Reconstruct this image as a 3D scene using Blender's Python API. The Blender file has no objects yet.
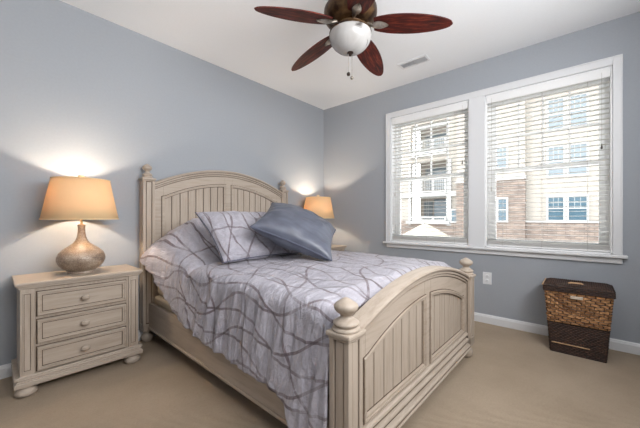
import bpy, bmesh, math, random
from mathutils import Vector, Matrix, noise
random.seed(7)
PI = math.pi
S = bpy.context.scene
COL = S.collection

# ------------------------------------------------------------------ camera
cam_d = bpy.data.cameras.new('camera')
cam = bpy.data.objects.new('camera', cam_d)
COL.objects.link(cam)
cam_d.sensor_fit = 'HORIZONTAL'
cam_d.sensor_width = 36.0
cam_d.lens = 298.7 / 640 * 36.0
cam_d.shift_y = 3.3 / 640
cam_d.clip_start = 0.05
cam_d.clip_end = 300
cam.location = (-3.476, -2.975, 1.097)
cam.rotation_euler = (PI / 2, 0, -(PI / 2 - math.atan2(0.6596, 0.7516)))
S.camera = cam

# ------------------------------------------------------------------ light and exposure
S.view_settings.view_transform = 'Standard'
S.view_settings.look = 'None'
S.view_settings.gamma = 1.0
S.view_settings.use_curve_mapping = False
S.view_settings.exposure = 0.0

w = bpy.data.worlds.new('world')
S.world = w
w.use_nodes = True
nt = w.node_tree
bg = nt.nodes['Background']
tc = nt.nodes.new('ShaderNodeTexCoord')
sp = nt.nodes.new('ShaderNodeSeparateXYZ')
rp = nt.nodes.new('ShaderNodeValToRGB')
nt.links.new(tc.outputs['Generated'], sp.inputs[0])
nt.links.new(sp.outputs['Z'], rp.inputs[0])
rp.color_ramp.elements[0].position = 0.0
rp.color_ramp.elements[0].color = (0.97, 0.97, 1.0, 1)
rp.color_ramp.elements[1].position = 0.8
rp.color_ramp.elements[1].color = (0.86, 0.92, 1.0, 1)
nt.links.new(rp.outputs[0], bg.inputs['Color'])
bg.inputs['Strength'].default_value = 6.0

sun_d = bpy.data.lights.new('sun', 'SUN')
sun_d.energy = 2.4
sun_d.angle = math.radians(3)
sun_d.color = (1.0, 0.95, 0.87)
sun = bpy.data.objects.new('sun', sun_d)
COL.objects.link(sun)
sun.rotation_euler = Vector((0.5, -0.5, -0.75)).to_track_quat('-Z', 'Y').to_euler()

# soft fill lamp added behind the camera, high before the rear wall
rl_d = bpy.data.lights.new('fill_light', 'AREA')
rl_d.shape = 'RECTANGLE'
rl_d.size = 2.2
rl_d.size_y = 0.9
rl_d.energy = 84
rl_d.color = (0.98, 0.99, 1.0)
rl = bpy.data.objects.new('fill_light', rl_d)
COL.objects.link(rl)
rl.location = (-2.3, -3.65, 1.95)
rl.rotation_euler = Vector((0.0, 0.85, 0.0)).to_track_quat('-Z', 'Y').to_euler()

# ------------------------------------------------------------------ helpers
def srgb(r, g, b):
    f = lambda c: (c / 255 / 12.92) if c / 255 <= 0.04045 else ((c / 255 + 0.055) / 1.055) ** 2.4
    return (f(r), f(g), f(b), 1)

class MB:
    def __init__(self):
        self.v = []; self.f = []; self.m = []; self.uv = {}
    def face(self, idx, m=0):
        self.f.append(idx); self.m.append(m)
    def box(self, x0, x1, y0, y1, z0, z1, m=0):
        b = len(self.v)
        self.v += [(x0, y0, z0), (x1, y0, z0), (x1, y1, z0), (x0, y1, z0), (x0, y0, z1), (x1, y0, z1), (x1, y1, z1), (x0, y1, z1)]
        for q in ((0, 3, 2, 1), (4, 5, 6, 7), (0, 1, 5, 4), (1, 2, 6, 5), (2, 3, 7, 6), (3, 0, 4, 7)):
            self.face([b + i for i in q], m)
    def lathe(self, prof, n=28, cx=0, cy=0, m=0, caps=True, sx=1, sy=1):
        b = len(self.v)
        for (r, z) in prof:
            for k in range(n):
                a = 2 * PI * k / n
                self.v.append((cx + sx * r * math.cos(a), cy + sy * r * math.sin(a), z))
        for i in range(len(prof) - 1):
            for k in range(n):
                k2 = (k + 1) % n
                self.face([b + i * n + k, b + i * n + k2, b + (i + 1) * n + k2, b + (i + 1) * n + k], m)
        if caps:
            if prof[0][0] > 1e-6: self.face([b + k for k in reversed(range(n))], m)
            if prof[-1][0] > 1e-6: self.face([b + (len(prof) - 1) * n + k for k in range(n)], m)
    def prism(self, pts, axis, a, c, m=0):
        # pts: 2D outline, extruded along axis ('x','y','z') from a to c
        n = len(pts); b = len(self.v)
        for t in (a, c):
            for (p, q) in pts:
                self.v.append({'x': (t, p, q), 'y': (p, t, q), 'z': (p, q, t)}[axis])
        self.face([b + i for i in range(n)], m)
        self.face([b + n + i for i in reversed(range(n))], m)
        for i in range(n):
            j = (i + 1) % n
            self.face([b + j, b + i, b + n + i, b + n + j], m)
    def ring(self, outer, inner, y0, y1, m=0):
        # closed band in the xz plane between two outlines of equal length, thickness y0..y1
        n = len(outer); b = len(self.v)
        for y in (y0, y1):
            for (x, z) in outer: self.v.append((x, y, z))
            for (x, z) in inner: self.v.append((x, y, z))
        for i in range(n):
            j = (i + 1) % n
            o0, o1, i0, i1 = b + i, b + j, b + n + i, b + n + j
            O = 2 * n
            self.face([o0, o1, i1, i0], m)
            self.face([o0 + O, i0 + O, i1 + O, o1 + O], m)
            self.face([o0, o0 + O, o1 + O, o1], m)
            self.face([i0, i1, i1 + O, i0 + O], m)
    def sweep(self, prof, path, m=0, closed=False):
        # prof: list of (y, dz); path: list of (x, z): each ring = (x, y, z+dz)
        n = len(prof); b = len(self.v)
        for (x, z) in path:
            for (y, dz) in prof: self.v.append((x, y, z + dz))
        for i in range(len(path) - 1):
            for k in range(n):
                k2 = (k + 1) % n
                self.face([b + i * n + k, b + i * n + k2, b + (i + 1) * n + k2, b + (i + 1) * n + k], m)
        self.face([b + k for k in reversed(range(n))], m)
        e = b + (len(path) - 1) * n
        self.face([e + k for k in range(n)], m)
    def tube(self, pts, r, n=8, m=0):
        b = len(self.v); P = [Vector(p) for p in pts]
        for i, p in enumerate(P):
            d = (P[min(i + 1, len(P) - 1)] - P[max(i - 1, 0)]).normalized()
            up = Vector((0, 0, 1)) if abs(d.z) < 0.9 else Vector((1, 0, 0))
            s = d.cross(up).normalized(); t = d.cross(s).normalized()
            rr = r[i] if isinstance(r, (list, tuple)) else r
            for k in range(n):
                a = 2 * PI * k / n
                self.v.append(tuple(p + s * (rr * math.cos(a)) + t * (rr * math.sin(a))))
        for i in range(len(P) - 1):
            for k in range(n):
                k2 = (k + 1) % n
                self.face([b + i * n + k, b + i * n + k2, b + (i + 1) * n + k2, b + (i + 1) * n + k], m)
        self.face([b + k for k in reversed(range(n))], m)
        self.face([b + (len(P) - 1) * n + k for k in range(n)], m)
    def grid(self, fn, nu, nv, m=0, uvfn=None):
        b = len(self.v)
        for j in range(nv + 1):
            for i in range(nu + 1):
                self.v.append(tuple(fn(i / nu, j / nv)))
                if uvfn: self.uv[len(self.v) - 1] = uvfn(i / nu, j / nv)
        for j in range(nv):
            for i in range(nu):
                a = b + j * (nu + 1) + i
                self.face([a, a + 1, a + nu + 2, a + nu + 1], m)
    def build(self, name, mats, parent=None, smooth=False, bevel=0, angle=35, fix=True, seg=2):
        me = bpy.data.meshes.new(name)
        me.from_pydata(self.v, [], self.f)
        if not isinstance(mats, (list, tuple)): mats = [mats]
        for mt in mats: me.materials.append(mt)
        for p, k in zip(me.polygons, self.m): p.material_index = k
        if self.uv:
            ul = me.uv_layers.new(name='cloth')
            for lp in me.loops: ul.data[lp.index].uv = self.uv.get(lp.vertex_index, (0, 0))
        if fix:
            bm = bmesh.new(); bm.from_mesh(me)
            bmesh.ops.recalc_face_normals(bm, faces=bm.faces)
            bm.to_mesh(me); bm.free()
        if smooth:
            for p in me.polygons: p.use_smooth = True
            if smooth != 'all':
                me.set_sharp_from_angle(angle=math.radians(angle))
        o = bpy.data.objects.new(name, me)
        COL.objects.link(o)
        if parent is not None: o.parent = parent
        if bevel:
            md = o.modifiers.new('bevel', 'BEVEL')
            md.width = bevel; md.segments = seg; md.limit_method = 'ANGLE'; md.angle_limit = math.radians(40)
            md.harden_normals = False
        return o

def thing(name, label, cat, loc=(0, 0, 0), rz=0.0, group=None):
    o = bpy.data.objects.new(name, None)
    COL.objects.link(o)
    o.empty_display_size = 0.1
    o.location = loc; o.rotation_euler = (0, 0, rz)
    o['label'] = label; o['category'] = cat
    if group: o['group'] = group
    return o
def tag(o, label, cat, group=None):
    o['label'] = label; o['category'] = cat
    if group: o['group'] = group
    return o
def struct(o, label=None):
    o['kind'] = 'structure'
    if label: o['label'] = label
    return o
def copy_tree(o, parent=None):
    c = o.copy(); COL.objects.link(c)
    if parent is not None: c.parent = parent
    for ch in list(o.children): copy_tree(ch, c)
    return c

# ------------------------------------------------------------------ materials
def mat(name, col, rough=0.6, metal=0.0, spec=0.5, build=None):
    m = bpy.data.materials.new(name); m.use_nodes = True
    b = m.node_tree.nodes['Principled BSDF']
    b.inputs['Base Color'].default_value = col
    b.inputs['Roughness'].default_value = rough
    b.inputs['Metallic'].default_value = metal
    b.inputs['Specular IOR Level'].default_value = spec
    if build: build(m.node_tree, b)
    return m
def N(t, kind, **kw):
    n = t.nodes.new(kind)
    for k, v in kw.items():
        if k in n.inputs: n.inputs[k].default_value = v
        else: setattr(n, k, v)
    return n
def coords(t, scale=(1, 1, 1), src='Object', rot=(0, 0, 0)):
    a = N(t, 'ShaderNodeTexCoord'); b = N(t, 'ShaderNodeMapping')
    b.inputs['Scale'].default_value = scale; b.inputs['Rotation'].default_value = rot
    t.links.new(a.outputs[src], b.inputs[0]); return b.outputs[0]
def ramp(t, fac, stops):
    r = N(t, 'ShaderNodeValToRGB'); t.links.new(fac, r.inputs[0])
    e = r.color_ramp.elements
    while len(e) < len(stops): e.new(0.5)
    for i, (p, c) in enumerate(stops): e[i].position = p; e[i].color = c
    return r.outputs[0]
def bump(t, b, h, strength=0.3, dist=0.01):
    n = N(t, 'ShaderNodeBump', Strength=strength, Distance=dist)
    t.links.new(h, n.inputs['Height']); t.links.new(n.outputs[0], b.inputs['Normal'])
def noise_mat(name, c1, c2, scale=(1, 1, 1), ns=5, rough=0.6, det=4, bs=0.0, bd=0.002, metal=0, spec=0.5, lo=0.35, hi=0.65):
    def f(t, b):
        n = N(t, 'ShaderNodeTexNoise', Scale=ns, Detail=det)
        t.links.new(coords(t, scale), n.inputs['Vector'])
        t.links.new(ramp(t, n.outputs[0], [(lo, c1), (hi, c2)]), b.inputs['Base Color'])
        if bs: bump(t, b, n.outputs[0], bs, bd)
    return mat(name, c1, rough, metal, spec, f)

M = {}
M['wall'] = noise_mat('painted_wall', srgb(164, 168, 174), srgb(166, 170, 176), ns=60, rough=0.75, bs=0.05, bd=0.001, spec=0.2)
M['ceiling'] = noise_mat('ceiling_paint', srgb(243, 244, 246), srgb(245, 246, 248), ns=80, rough=0.85, bs=0.05, bd=0.001, spec=0.1)
M['trim'] = mat('white_trim', srgb(224, 224, 225), 0.4)
M['vinyl'] = mat('white_vinyl', srgb(250, 250, 250), 0.45)
def slat(t, b):
    out = t.nodes['Material Output']; tr = N(t, 'ShaderNodeBsdfTranslucent', Color=srgb(240, 238, 232)); mx = N(t, 'ShaderNodeMixShader'); mx.inputs[0].default_value = 0.5
    t.links.new(b.outputs[0], mx.inputs[1]); t.links.new(tr.outputs[0], mx.inputs[2]); t.links.new(mx.outputs[0], out.inputs[0])
M['blind'] = mat('white_blind', srgb(240, 239, 238), 0.5, build=slat)
M['blindrail'] = mat('white_blind_rail', srgb(240, 239, 238), 0.5)
M['cord'] = mat('blind_cord', srgb(200, 196, 190), 0.8)
M['tassel'] = mat('dark_tassel', srgb(78, 70, 64), 0.6)

def carpet(t, b):
    v = coords(t, (1, 1, 1), 'Object')
    n = N(t, 'ShaderNodeTexNoise', Scale=2.2, Detail=6, Roughness=0.6); t.links.new(v, n.inputs['Vector'])
    n2 = N(t, 'ShaderNodeTexNoise', Scale=75, Detail=5, Roughness=0.7); t.links.new(v, n2.inputs['Vector'])
    wv = N(t, 'ShaderNodeTexWave', Scale=48, Distortion=1.5, Detail=2); wv.bands_direction = 'DIAGONAL'
    wv.inputs['Detail Scale'].default_value = 8
    t.links.new(v, wv.inputs['Vector'])
    c1 = ramp(t, n.outputs[0], [(0.3, srgb(184, 165, 143)), (0.7, srgb(199, 180, 158))])
    mx = N(t, 'ShaderNodeMix', data_type='RGBA', blend_type='MULTIPLY'); mx.inputs[0].default_value = 1
    t.links.new(c1, mx.inputs[6])
    s = N(t, 'ShaderNodeMath', operation='ADD'); t.links.new(wv.outputs['Fac'], s.inputs[0]); t.links.new(n2.outputs[0], s.inputs[1])
    t.links.new(ramp(t, s.outputs[0], [(0.25, (0.78, 0.77, 0.75, 1)), (1.0, (1.06, 1.06, 1.06, 1))]), mx.inputs[7])
    t.links.new(mx.outputs[2], b.inputs['Base Color'])
    bump(t, b, s.outputs[0], 0.8, 0.008)
M['carpet'] = mat('beige_carpet', srgb(190, 170, 148), 0.95, 0, 0.1, carpet)

def wood(t, b, base=((166, 151, 136), (184, 170, 156)), axis=(1, 1, 1)):
    v = coords(t, axis, 'Object')
    n = N(t, 'ShaderNodeTexNoise', Scale=6, Detail=8, Roughness=0.7); t.links.new(v, n.inputs['Vector'])
    n2 = N(t, 'ShaderNodeTexNoise', Scale=2.0, Detail=2); t.links.new(coords(t), n2.inputs['Vector'])
    c = ramp(t, n.outputs[0], [(0.3, srgb(*base[0])), (0.55, srgb(*base[1]))])
    mx = N(t, 'ShaderNodeMix', data_type='RGBA', blend_type='MULTIPLY'); mx.inputs[0].default_value = 1
    t.links.new(c, mx.inputs[6])
    t.links.new(ramp(t, n2.outputs[0], [(0.3, (0.93, 0.92, 0.9, 1)), (0.7, (1, 1, 1, 1))]), mx.inputs[7])
    t.links.new(mx.outputs[2], b.inputs['Base Color'])
    bump(t, b, n.outputs[0], 0.08, 0.002)
M['woodv'] = mat('antique_white_wood_upright', srgb(208, 192, 168), 0.45, 0, 0.4, lambda t, b: wood(t, b, axis=(6, 6, 0.5)))
M['woodh'] = mat('antique_white_wood_level', srgb(208, 192, 168), 0.45, 0, 0.4, lambda t, b: wood(t, b, axis=(0.5, 6, 6)))
M['woodr'] = mat('antique_white_wood_rail', srgb(208, 192, 168), 0.45, 0, 0.4, lambda t, b: wood(t, b, axis=(6, 0.5, 6)))
M['glaze'] = noise_mat('brown_glaze', srgb(70, 54, 40), srgb(92, 73, 55), ns=30, rough=0.6)
M['bronze'] = noise_mat('antique_bronze', srgb(58, 40, 28), srgb(124, 94, 62), ns=14, rough=0.38, metal=0.75, lo=0.4, hi=0.7)
M['pewter'] = noise_mat('brushed_leaf_metal', srgb(120, 110, 98), srgb(200, 192, 182), ns=20, rough=0.3, metal=0.8)
M['darkmetal'] = mat('dark_bronze_metal', srgb(50, 38, 32), 0.4, 0.7)

def blade(t, b):
    v = coords(t, (1.2, 22, 22), 'Object')
    n = N(t, 'ShaderNodeTexNoise', Scale=3.0, Detail=6, Roughness=0.65, Distortion=0.6); t.links.new(v, n.inputs['Vector'])
    t.links.new(ramp(t, n.outputs[0], [(0.34, srgb(38, 11, 8)), (0.52, srgb(82, 25, 17)), (0.74, srgb(140, 62, 42))]), b.inputs['Base Color'])
M['blade'] = mat('mahogany_blade', srgb(80, 30, 20), 0.5, 0, 0.3, blade)
def alab(t, b):
    n = N(t, 'ShaderNodeTexNoise', Scale=7, Detail=5, Distortion=1.6); t.links.new(coords(t), n.inputs['Vector'])
    t.links.new(ramp(t, n.outputs[0], [(0.25, srgb(84, 78, 74)), (0.38, srgb(180, 177, 174)), (0.7, srgb(192, 190, 188))]), b.inputs['Base Color'])
M['alabaster'] = mat('alabaster_glass', srgb(240, 238, 235), 0.25, 0, 0.5, alab)

def shade(t, b):
    out = t.nodes['Material Output']
    d = N(t, 'ShaderNodeBsdfDiffuse', Color=srgb(240, 214, 170)); tr = N(t, 'ShaderNodeBsdfTranslucent', Color=srgb(250, 204, 118))
    mx = N(t, 'ShaderNodeMixShader'); mx.inputs[0].default_value = 0.17
    wv = N(t, 'ShaderNodeTexNoise', Scale=240, Detail=1); t.links.new(coords(t, (1, 1, 0.4)), wv.inputs['Vector'])
    bp = N(t, 'ShaderNodeBump', Strength=0.1, Distance=0.001); t.links.new(wv.outputs[0], bp.inputs['Height']); t.links.new(bp.outputs[0], d.inputs['Normal'])
    t.links.new(d.outputs[0], mx.inputs[1]); t.links.new(tr.outputs[0], mx.inputs[2]); t.links.new(mx.outputs[0], out.inputs[0])
M['shade'] = mat('linen_lampshade', srgb(244, 226, 196), 0.9, build=shade)
def ceramic(t, b):
    v = coords(t, (1, 1, 1.6))
    n = N(t, 'ShaderNodeTexVoronoi', Scale=150); t.links.new(v, n.inputs['Vector'])
    n2 = N(t, 'ShaderNodeTexNoise', Scale=9, Detail=6, Roughness=0.7); t.links.new(v, n2.inputs['Vector'])
    a = N(t, 'ShaderNodeMath', operation='MULTIPLY_ADD'); t.links.new(n.outputs['Distance'], a.inputs[0]); a.inputs[1].default_value = 0.35; t.links.new(n2.outputs[0], a.inputs[2])
    t.links.new(ramp(t, a.outputs[0], [(0.4, srgb(92, 76, 64)), (0.62, srgb(138, 118, 102)), (0.9, srgb(190, 174, 156))]), b.inputs['Base Color'])
    bump(t, b, n.outputs['Distance'], 0.25, 0.002)
M['ceramic'] = mat('crackled_ceramic', srgb(180, 155, 130), 0.38, 0.1, 0.5, ceramic)
M['brass'] = mat('cream_finial', srgb(224, 204, 168), 0.4, 0.1)
M['bulb'] = mat('bulb_glass', srgb(255, 240, 210), 0.3)
M['bulb'].node_tree.nodes['Principled BSDF'].inputs['Emission Color'].default_value = (1, 0.72, 0.4, 1)
M['bulb'].node_tree.nodes['Principled BSDF'].inputs['Emission Strength'].default_value = 4

# woven ribbon pattern of the bedding: wavy ribbons crossing over silvery lilac satin
def bedding(kind):
    def f(t, b):
        uv = N(t, 'ShaderNodeTexCoord')
        sx = N(t, 'ShaderNodeSeparateXYZ'); t.links.new(uv.outputs['UV'], sx.inputs[0])
        X, Y = sx.outputs[0], sx.outputs[1]
        def mth(op, a, c=None, d=None):
            n = N(t, 'ShaderNodeMath', operation=op)
            for i, q in enumerate((a, c, d)):
                if q is None: continue
                if isinstance(q, (int, float)): n.inputs[i].default_value = q
                else: t.links.new(q, n.inputs[i])
            return n.outputs[0]
        def fam(kx, ky, amp, wl, ph, per, wid):
            # a family of ribbons: distance of kx*X+ky*Y+amp*sin(...) to the nearest multiple of per
            lin = mth('ADD', mth('MULTIPLY', X, kx), mth('MULTIPLY', Y, ky))
            q = mth('ADD', mth('MULTIPLY', X, -ky), mth('MULTIPLY', Y, kx))
            sn = mth('SINE', mth('MULTIPLY_ADD', q, 2 * PI / wl, ph))
            val = mth('MULTIPLY_ADD', sn, amp, lin)
            fr = mth('FRACT', mth('MULTIPLY', val, 1 / per))
            dist = mth('ABSOLUTE', mth('SUBTRACT', fr, 0.5))
            return mth('LESS_THAN', dist, wid / per / 2)
        a1 = fam(0.985, 0.17, 0.050, 0.78, 0.0, 0.150, 0.014)
        a2 = fam(0.98, -0.20, 0.055, 0.74, 2.9, 0.175, 0.014)
        a3 = fam(0.42, 0.91, 0.05, 0.8, 2.0, 0.34, 0.014)
        st = mth('MAXIMUM', mth('MAXIMUM', a1, a2), a3)
        cr = mth('GREATER_THAN', mth('ADD', mth('ADD', a1, a2), a3), 1.5)
        n = N(t, 'ShaderNodeTexNoise', Scale=11, Detail=7, Roughness=0.7, Distortion=1.0); t.links.new(uv.outputs['UV'], n.inputs['Vector'])
        nf = N(t, 'ShaderNodeTexNoise', Scale=5.5, Detail=6, Roughness=0.7); t.links.new(uv.outputs['UV'], nf.inputs['Vector'])
        fade = mth('MULTIPLY_ADD', ramp(t, nf.outputs[0], [(0.36, (0, 0, 0, 1)), (0.56, (1, 1, 1, 1))]), 0.75, 0.25)  # ribbons fade in random patches: satin glint and wear painted into the colour
        basec = ramp(t, n.outputs[0], [(0.3, srgb(176, 171, 181)), (0.7, srgb(214, 210, 220))])  # light and dark patches put the crinkled satin's sheen into the colour
        m1 = N(t, 'ShaderNodeMix', data_type='RGBA'); t.links.new(mth('MULTIPLY', st, fade), m1.inputs[0]); t.links.new(basec, m1.inputs[6]); m1.inputs[7].default_value = srgb(130, 115, 122)
        m2 = N(t, 'ShaderNodeMix', data_type='RGBA'); t.links.new(mth('MULTIPLY', cr, fade), m2.inputs[0]); t.links.new(m1.outputs[2], m2.inputs[6]); m2.inputs[7].default_value = srgb(104, 90, 96)
        t.links.new(m2.outputs[2], b.inputs['Base Color'])
        n3 = N(t, 'ShaderNodeTexNoise', Scale=420, Detail=1); t.links.new(uv.outputs['UV'], n3.inputs['Vector'])
        hh = mth('MULTIPLY_ADD', st, 0.6, n3.outputs[0])
        n4 = N(t, 'ShaderNodeTexNoise', Scale=1.0, Detail=5, Roughness=0.65, Distortion=0.8)
        mp = N(t, 'ShaderNodeMapping'); mp.inputs['Scale'].default_value = (9, 24, 1); t.links.new(uv.outputs['UV'], mp.inputs[0]); t.links.new(mp.outputs[0], n4.inputs['Vector'])
        hh = mth('MULTIPLY_ADD', n4.outputs[0], 9.0, hh)
        bump(t, b, hh, 0.85, 0.0055)
        b.inputs['Sheen Weight'].default_value = 0.15
    return mat('ribbon_satin_' + kind, srgb(190, 184, 194), 0.34, 0, 0.6, f)
M['bedding'] = bedding('comforter')
def satin(t, b):
    n = N(t, 'ShaderNodeTexNoise', Scale=7, Detail=5); t.links.new(coords(t, (1, 3, 1)), n.inputs['Vector'])
    t.links.new(ramp(t, n.outputs[0], [(0.3, srgb(78, 82, 95)), (0.7, srgb(102, 106, 120))]), b.inputs['Base Color'])
    bump(t, b, n.outputs[0], 0.3, 0.01)
M['satin'] = mat('blue_grey_satin', srgb(104, 110, 128), 0.36, 0, 0.6, satin)
M['piping'] = mat('slate_piping', srgb(84, 88, 104), 0.4)
M['ticking'] = mat('mattress_ticking', srgb(190, 176, 158), 0.8)

def weave(c1, c2, c3, bw, bh):
    def f(t, b):
        a = N(t, 'ShaderNodeTexCoord')
        br = N(t, 'ShaderNodeTexBrick', Scale=1.0)
        br.inputs['Brick Width'].default_value = bw; br.inputs['Row Height'].default_value = bh
        br.inputs['Mortar Size'].default_value = bh * 0.17; br.inputs['Mortar Smooth'].default_value = 0.5
        br.inputs['Color1'].default_value = c1; br.inputs['Color2'].default_value = c2; br.inputs['Mortar'].default_value = c3
        n = N(t, 'ShaderNodeTexNoise', Scale=60, Detail=4); t.links.new(a.outputs['UV'], n.inputs['Vector'])
        dn = N(t, 'ShaderNodeTexNoise', Scale=34, Detail=2); t.links.new(a.outputs['UV'], dn.inputs['Vector'])
        dm = N(t, 'ShaderNodeVectorMath', operation='MULTIPLY_ADD'); t.links.new(dn.outputs['Color'], dm.inputs[0]); dm.inputs[1].default_value = (0.020, 0.012, 0); t.links.new(a.outputs['UV'], dm.inputs[2])
        t.links.new(dm.outputs[0], br.inputs['Vector'])
        mx = N(t, 'ShaderNodeMix', data_type='RGBA', blend_type='MULTIPLY'); mx.inputs[0].default_value = 1
        t.links.new(br.outputs['Color'], mx.inputs[6])
        t.links.new(ramp(t, n.outputs[0], [(0.3, (0.6, 0.58, 0.55, 1)), (0.65, (1.1, 1.1, 1.1, 1))]), mx.inputs[7])
        t.links.new(mx.outputs[2], b.inputs['Base Color'])
        bump(t, b, n.outputs[0], 0.4, 0.003)
    return f
M['weave_light'] = mat('golden_hyacinth_weave', srgb(170, 120, 76), 0.6, 0, 0.4, weave(srgb(214, 162, 112), srgb(150, 104, 68), srgb(46, 26, 16), 0.052, 0.0215))
M['weave_dark'] = mat('dark_hyacinth_weave', srgb(56, 36, 26), 0.55, 0, 0.4, weave(srgb(84, 56, 42), srgb(48, 30, 22), srgb(20, 12, 9), 0.03, 0.013))
M['bamboo'] = noise_mat('tan_cane', srgb(176, 136, 98), srgb(204, 166, 126), ns=40, rough=0.5)
M['tab'] = mat('pale_leather', srgb(206, 190, 172), 0.6)
M['plate'] = mat('white_plastic', srgb(232, 232, 233), 0.35)
M['slot'] = mat('dark_slot', srgb(60, 60, 62), 0.6)
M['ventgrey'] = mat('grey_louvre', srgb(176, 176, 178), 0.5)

def glass(t, b):
    out = t.nodes['Material Output']
    a = N(t, 'ShaderNodeBsdfTransparent', Color=(0.97, 0.985, 0.98, 1)); g = N(t, 'ShaderNodeBsdfGlossy', Roughness=0.02)
    mx = N(t, 'ShaderNodeMixShader'); fr = N(t, 'ShaderNodeFresnel', IOR=1.3)
    t.links.new(fr.outputs[0], mx.inputs[0]); t.links.new(a.outputs[0], mx.inputs[1]); t.links.new(g.outputs[0], mx.inputs[2]); t.links.new(mx.outputs[0], out.inputs[0])
M['glass'] = mat('window_glass', (1, 1, 1, 1), 0.05, build=glass)

def siding(t, b):
    v = coords(t)
    sx = N(t, 'ShaderNodeSeparateXYZ'); t.links.new(v, sx.inputs[0])
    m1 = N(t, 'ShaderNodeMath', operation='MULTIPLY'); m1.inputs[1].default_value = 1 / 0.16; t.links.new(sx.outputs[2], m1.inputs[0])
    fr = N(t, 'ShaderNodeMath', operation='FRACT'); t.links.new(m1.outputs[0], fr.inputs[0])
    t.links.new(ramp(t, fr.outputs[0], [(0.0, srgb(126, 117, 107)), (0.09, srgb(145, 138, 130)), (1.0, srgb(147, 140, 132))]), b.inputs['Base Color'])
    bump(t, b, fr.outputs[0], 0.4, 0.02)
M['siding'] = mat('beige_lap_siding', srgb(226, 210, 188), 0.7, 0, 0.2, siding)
def stone(t, b):
    v = coords(t, (1, 1, 1))
    sx = N(t, 'ShaderNodeSeparateXYZ'); t.links.new(v, sx.inputs[0])
    cb = N(t, 'ShaderNodeCombineXYZ'); t.links.new(sx.outputs[1], cb.inputs[0]); t.links.new(sx.outputs[2], cb.inputs[1])
    br = N(t, 'ShaderNodeTexBrick', Scale=1.0); t.links.new(cb.outputs[0], br.inputs['Vector'])
    br.inputs['Brick Width'].default_value = 0.34; br.inputs['Row Height'].default_value = 0.10
    br.inputs['Mortar Size'].default_value = 0.012
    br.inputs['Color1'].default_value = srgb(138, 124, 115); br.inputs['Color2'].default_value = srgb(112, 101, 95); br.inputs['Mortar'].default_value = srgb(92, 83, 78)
    n = N(t, 'ShaderNodeTexNoise', Scale=3, Detail=5); t.links.new(v, n.inputs['Vector'])
    mx = N(t, 'ShaderNodeMix', data_type='RGBA', blend_type='MULTIPLY'); mx.inputs[0].default_value = 1
    t.links.new(br.outputs['Color'], mx.inputs[6]); t.links.new(ramp(t, n.outputs[0], [(0.3, (0.72, 0.7, 0.7, 1)), (0.7, (1.1, 1.08, 1.05, 1))]), mx.inputs[7])
    t.links.new(mx.outputs[2], b.inputs['Base Color'])
M['stone'] = mat('ledge_stone', srgb(170, 148, 132), 0.85, 0, 0.2, stone)
M['pane'] = mat('dark_window_pane', srgb(56, 78, 90), 0.12, 0, 0.6)
M['palepane'] = mat('pale_window_pane', srgb(96, 106, 112), 0.12, 0, 0.6)
M['umbrella'] = mat('cream_canvas', srgb(148, 141, 126), 0.8)
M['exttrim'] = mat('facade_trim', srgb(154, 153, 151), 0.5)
M['ground'] = noise_mat('outdoor_paving', srgb(176, 172, 164), srgb(196, 192, 184), ns=3, rough=0.9)

# ------------------------------------------------------------------ room shell
H = 2.74
X0, Y0 = -4.25, -3.85
def slab(name, x0, x1, y0, y1, z0, z1, m, bevel=0):
    b = MB(); b.box(x0, x1, y0, y1, z0, z1)
    return struct(b.build(name, m, bevel=bevel))
slab('floor', X0, 0, Y0, 0, -0.12, 0, M['carpet'])
slab('ceiling', X0 - 0.12, 0.18, Y0, 0.12, H, H + 0.14, M['ceiling'])
slab('wall_back', X0 - 0.12, 0.18, 0, 0.12, -0.12, H, M['wall'])
slab('wall_front', X0 - 0.12, 0.18, Y0 - 0.12, Y0, -0.12, H, M['wall'])
slab('wall_left', X0 - 0.12, X0, Y0, 0, -0.12, H, M['wall'])
WZ0, WZ1 = 0.787, 2.362
OP = [(-2.06, -1.135), (-3.165, -2.215)]
b = MB(); T = 0.16
b.box(0, T, -1.135, 0, -0.12, H)
b.box(0, T, -2.215, -2.06, WZ0 - 0.03, WZ1)
b.box(0, T, Y0, -3.165, -0.12, H)
b.box(0, T, -3.165, -1.135, -0.12, WZ0 - 0.03)
b.box(0, T, -3.165, -1.135, WZ1, H)
struct(b.build('wall_right', M['wall']))
def base_prof():
    return [(0, 0), (0.016, 0), (0.016, 0.066), (0.012, 0.074), (0.010, 0.082), (0.005, 0.088), (0, 0.088)]
b = MB(); b.prism([(-p, q) for p, q in base_prof()], 'x', X0, 0)
struct(b.build('baseboard_back', M['trim']))
b = MB(); b.prism([(-p, q) for p, q in base_prof()], 'y', Y0, -0.016)
struct(b.build('baseboard_right', M['trim']))
b = MB(); b.prism([(X0 + p, q) for p, q in base_prof()], 'y', Y0, -0.016)
struct(b.build('baseboard_left', M['trim']))

# window casing (one continuous trim round both windows), stool and apron
b = MB()
cx0 = -0.02
ZT = 2.429
b.box(cx0, 0, -1.135, -1.072, WZ0, ZT)
b.box(cx0, 0, -3.224, -3.165, WZ0, ZT)
b.box(cx0, 0, -2.215, -2.06, WZ0, WZ1)
b.box(cx0, 0, -3.165, -1.135, WZ1, ZT)
b.box(cx0 - 0.006, cx0, -3.224, -1.072, ZT - 0.012, ZT)
b.box(cx0 - 0.006, cx0, -1.084, -1.072, WZ0, ZT - 0.012)
b.box(cx0 - 0.006, cx0, -3.224, -3.212, WZ0, ZT - 0.012)
struct(b.build('trim_1', M['trim'], bevel=0.003))
b = MB(); b.box(-0.055, 0.11, -3.253, -1.044, WZ0 - 0.024, WZ0)
b2 = MB(); b2.box(-0.022, 0, -3.222, -1.082, 0.716, WZ0 - 0.024)
st = struct(b.build('trim_2', M['trim'], bevel=0.006))
struct(b2.build('trim_3', M['trim'], bevel=0.004))

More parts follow.
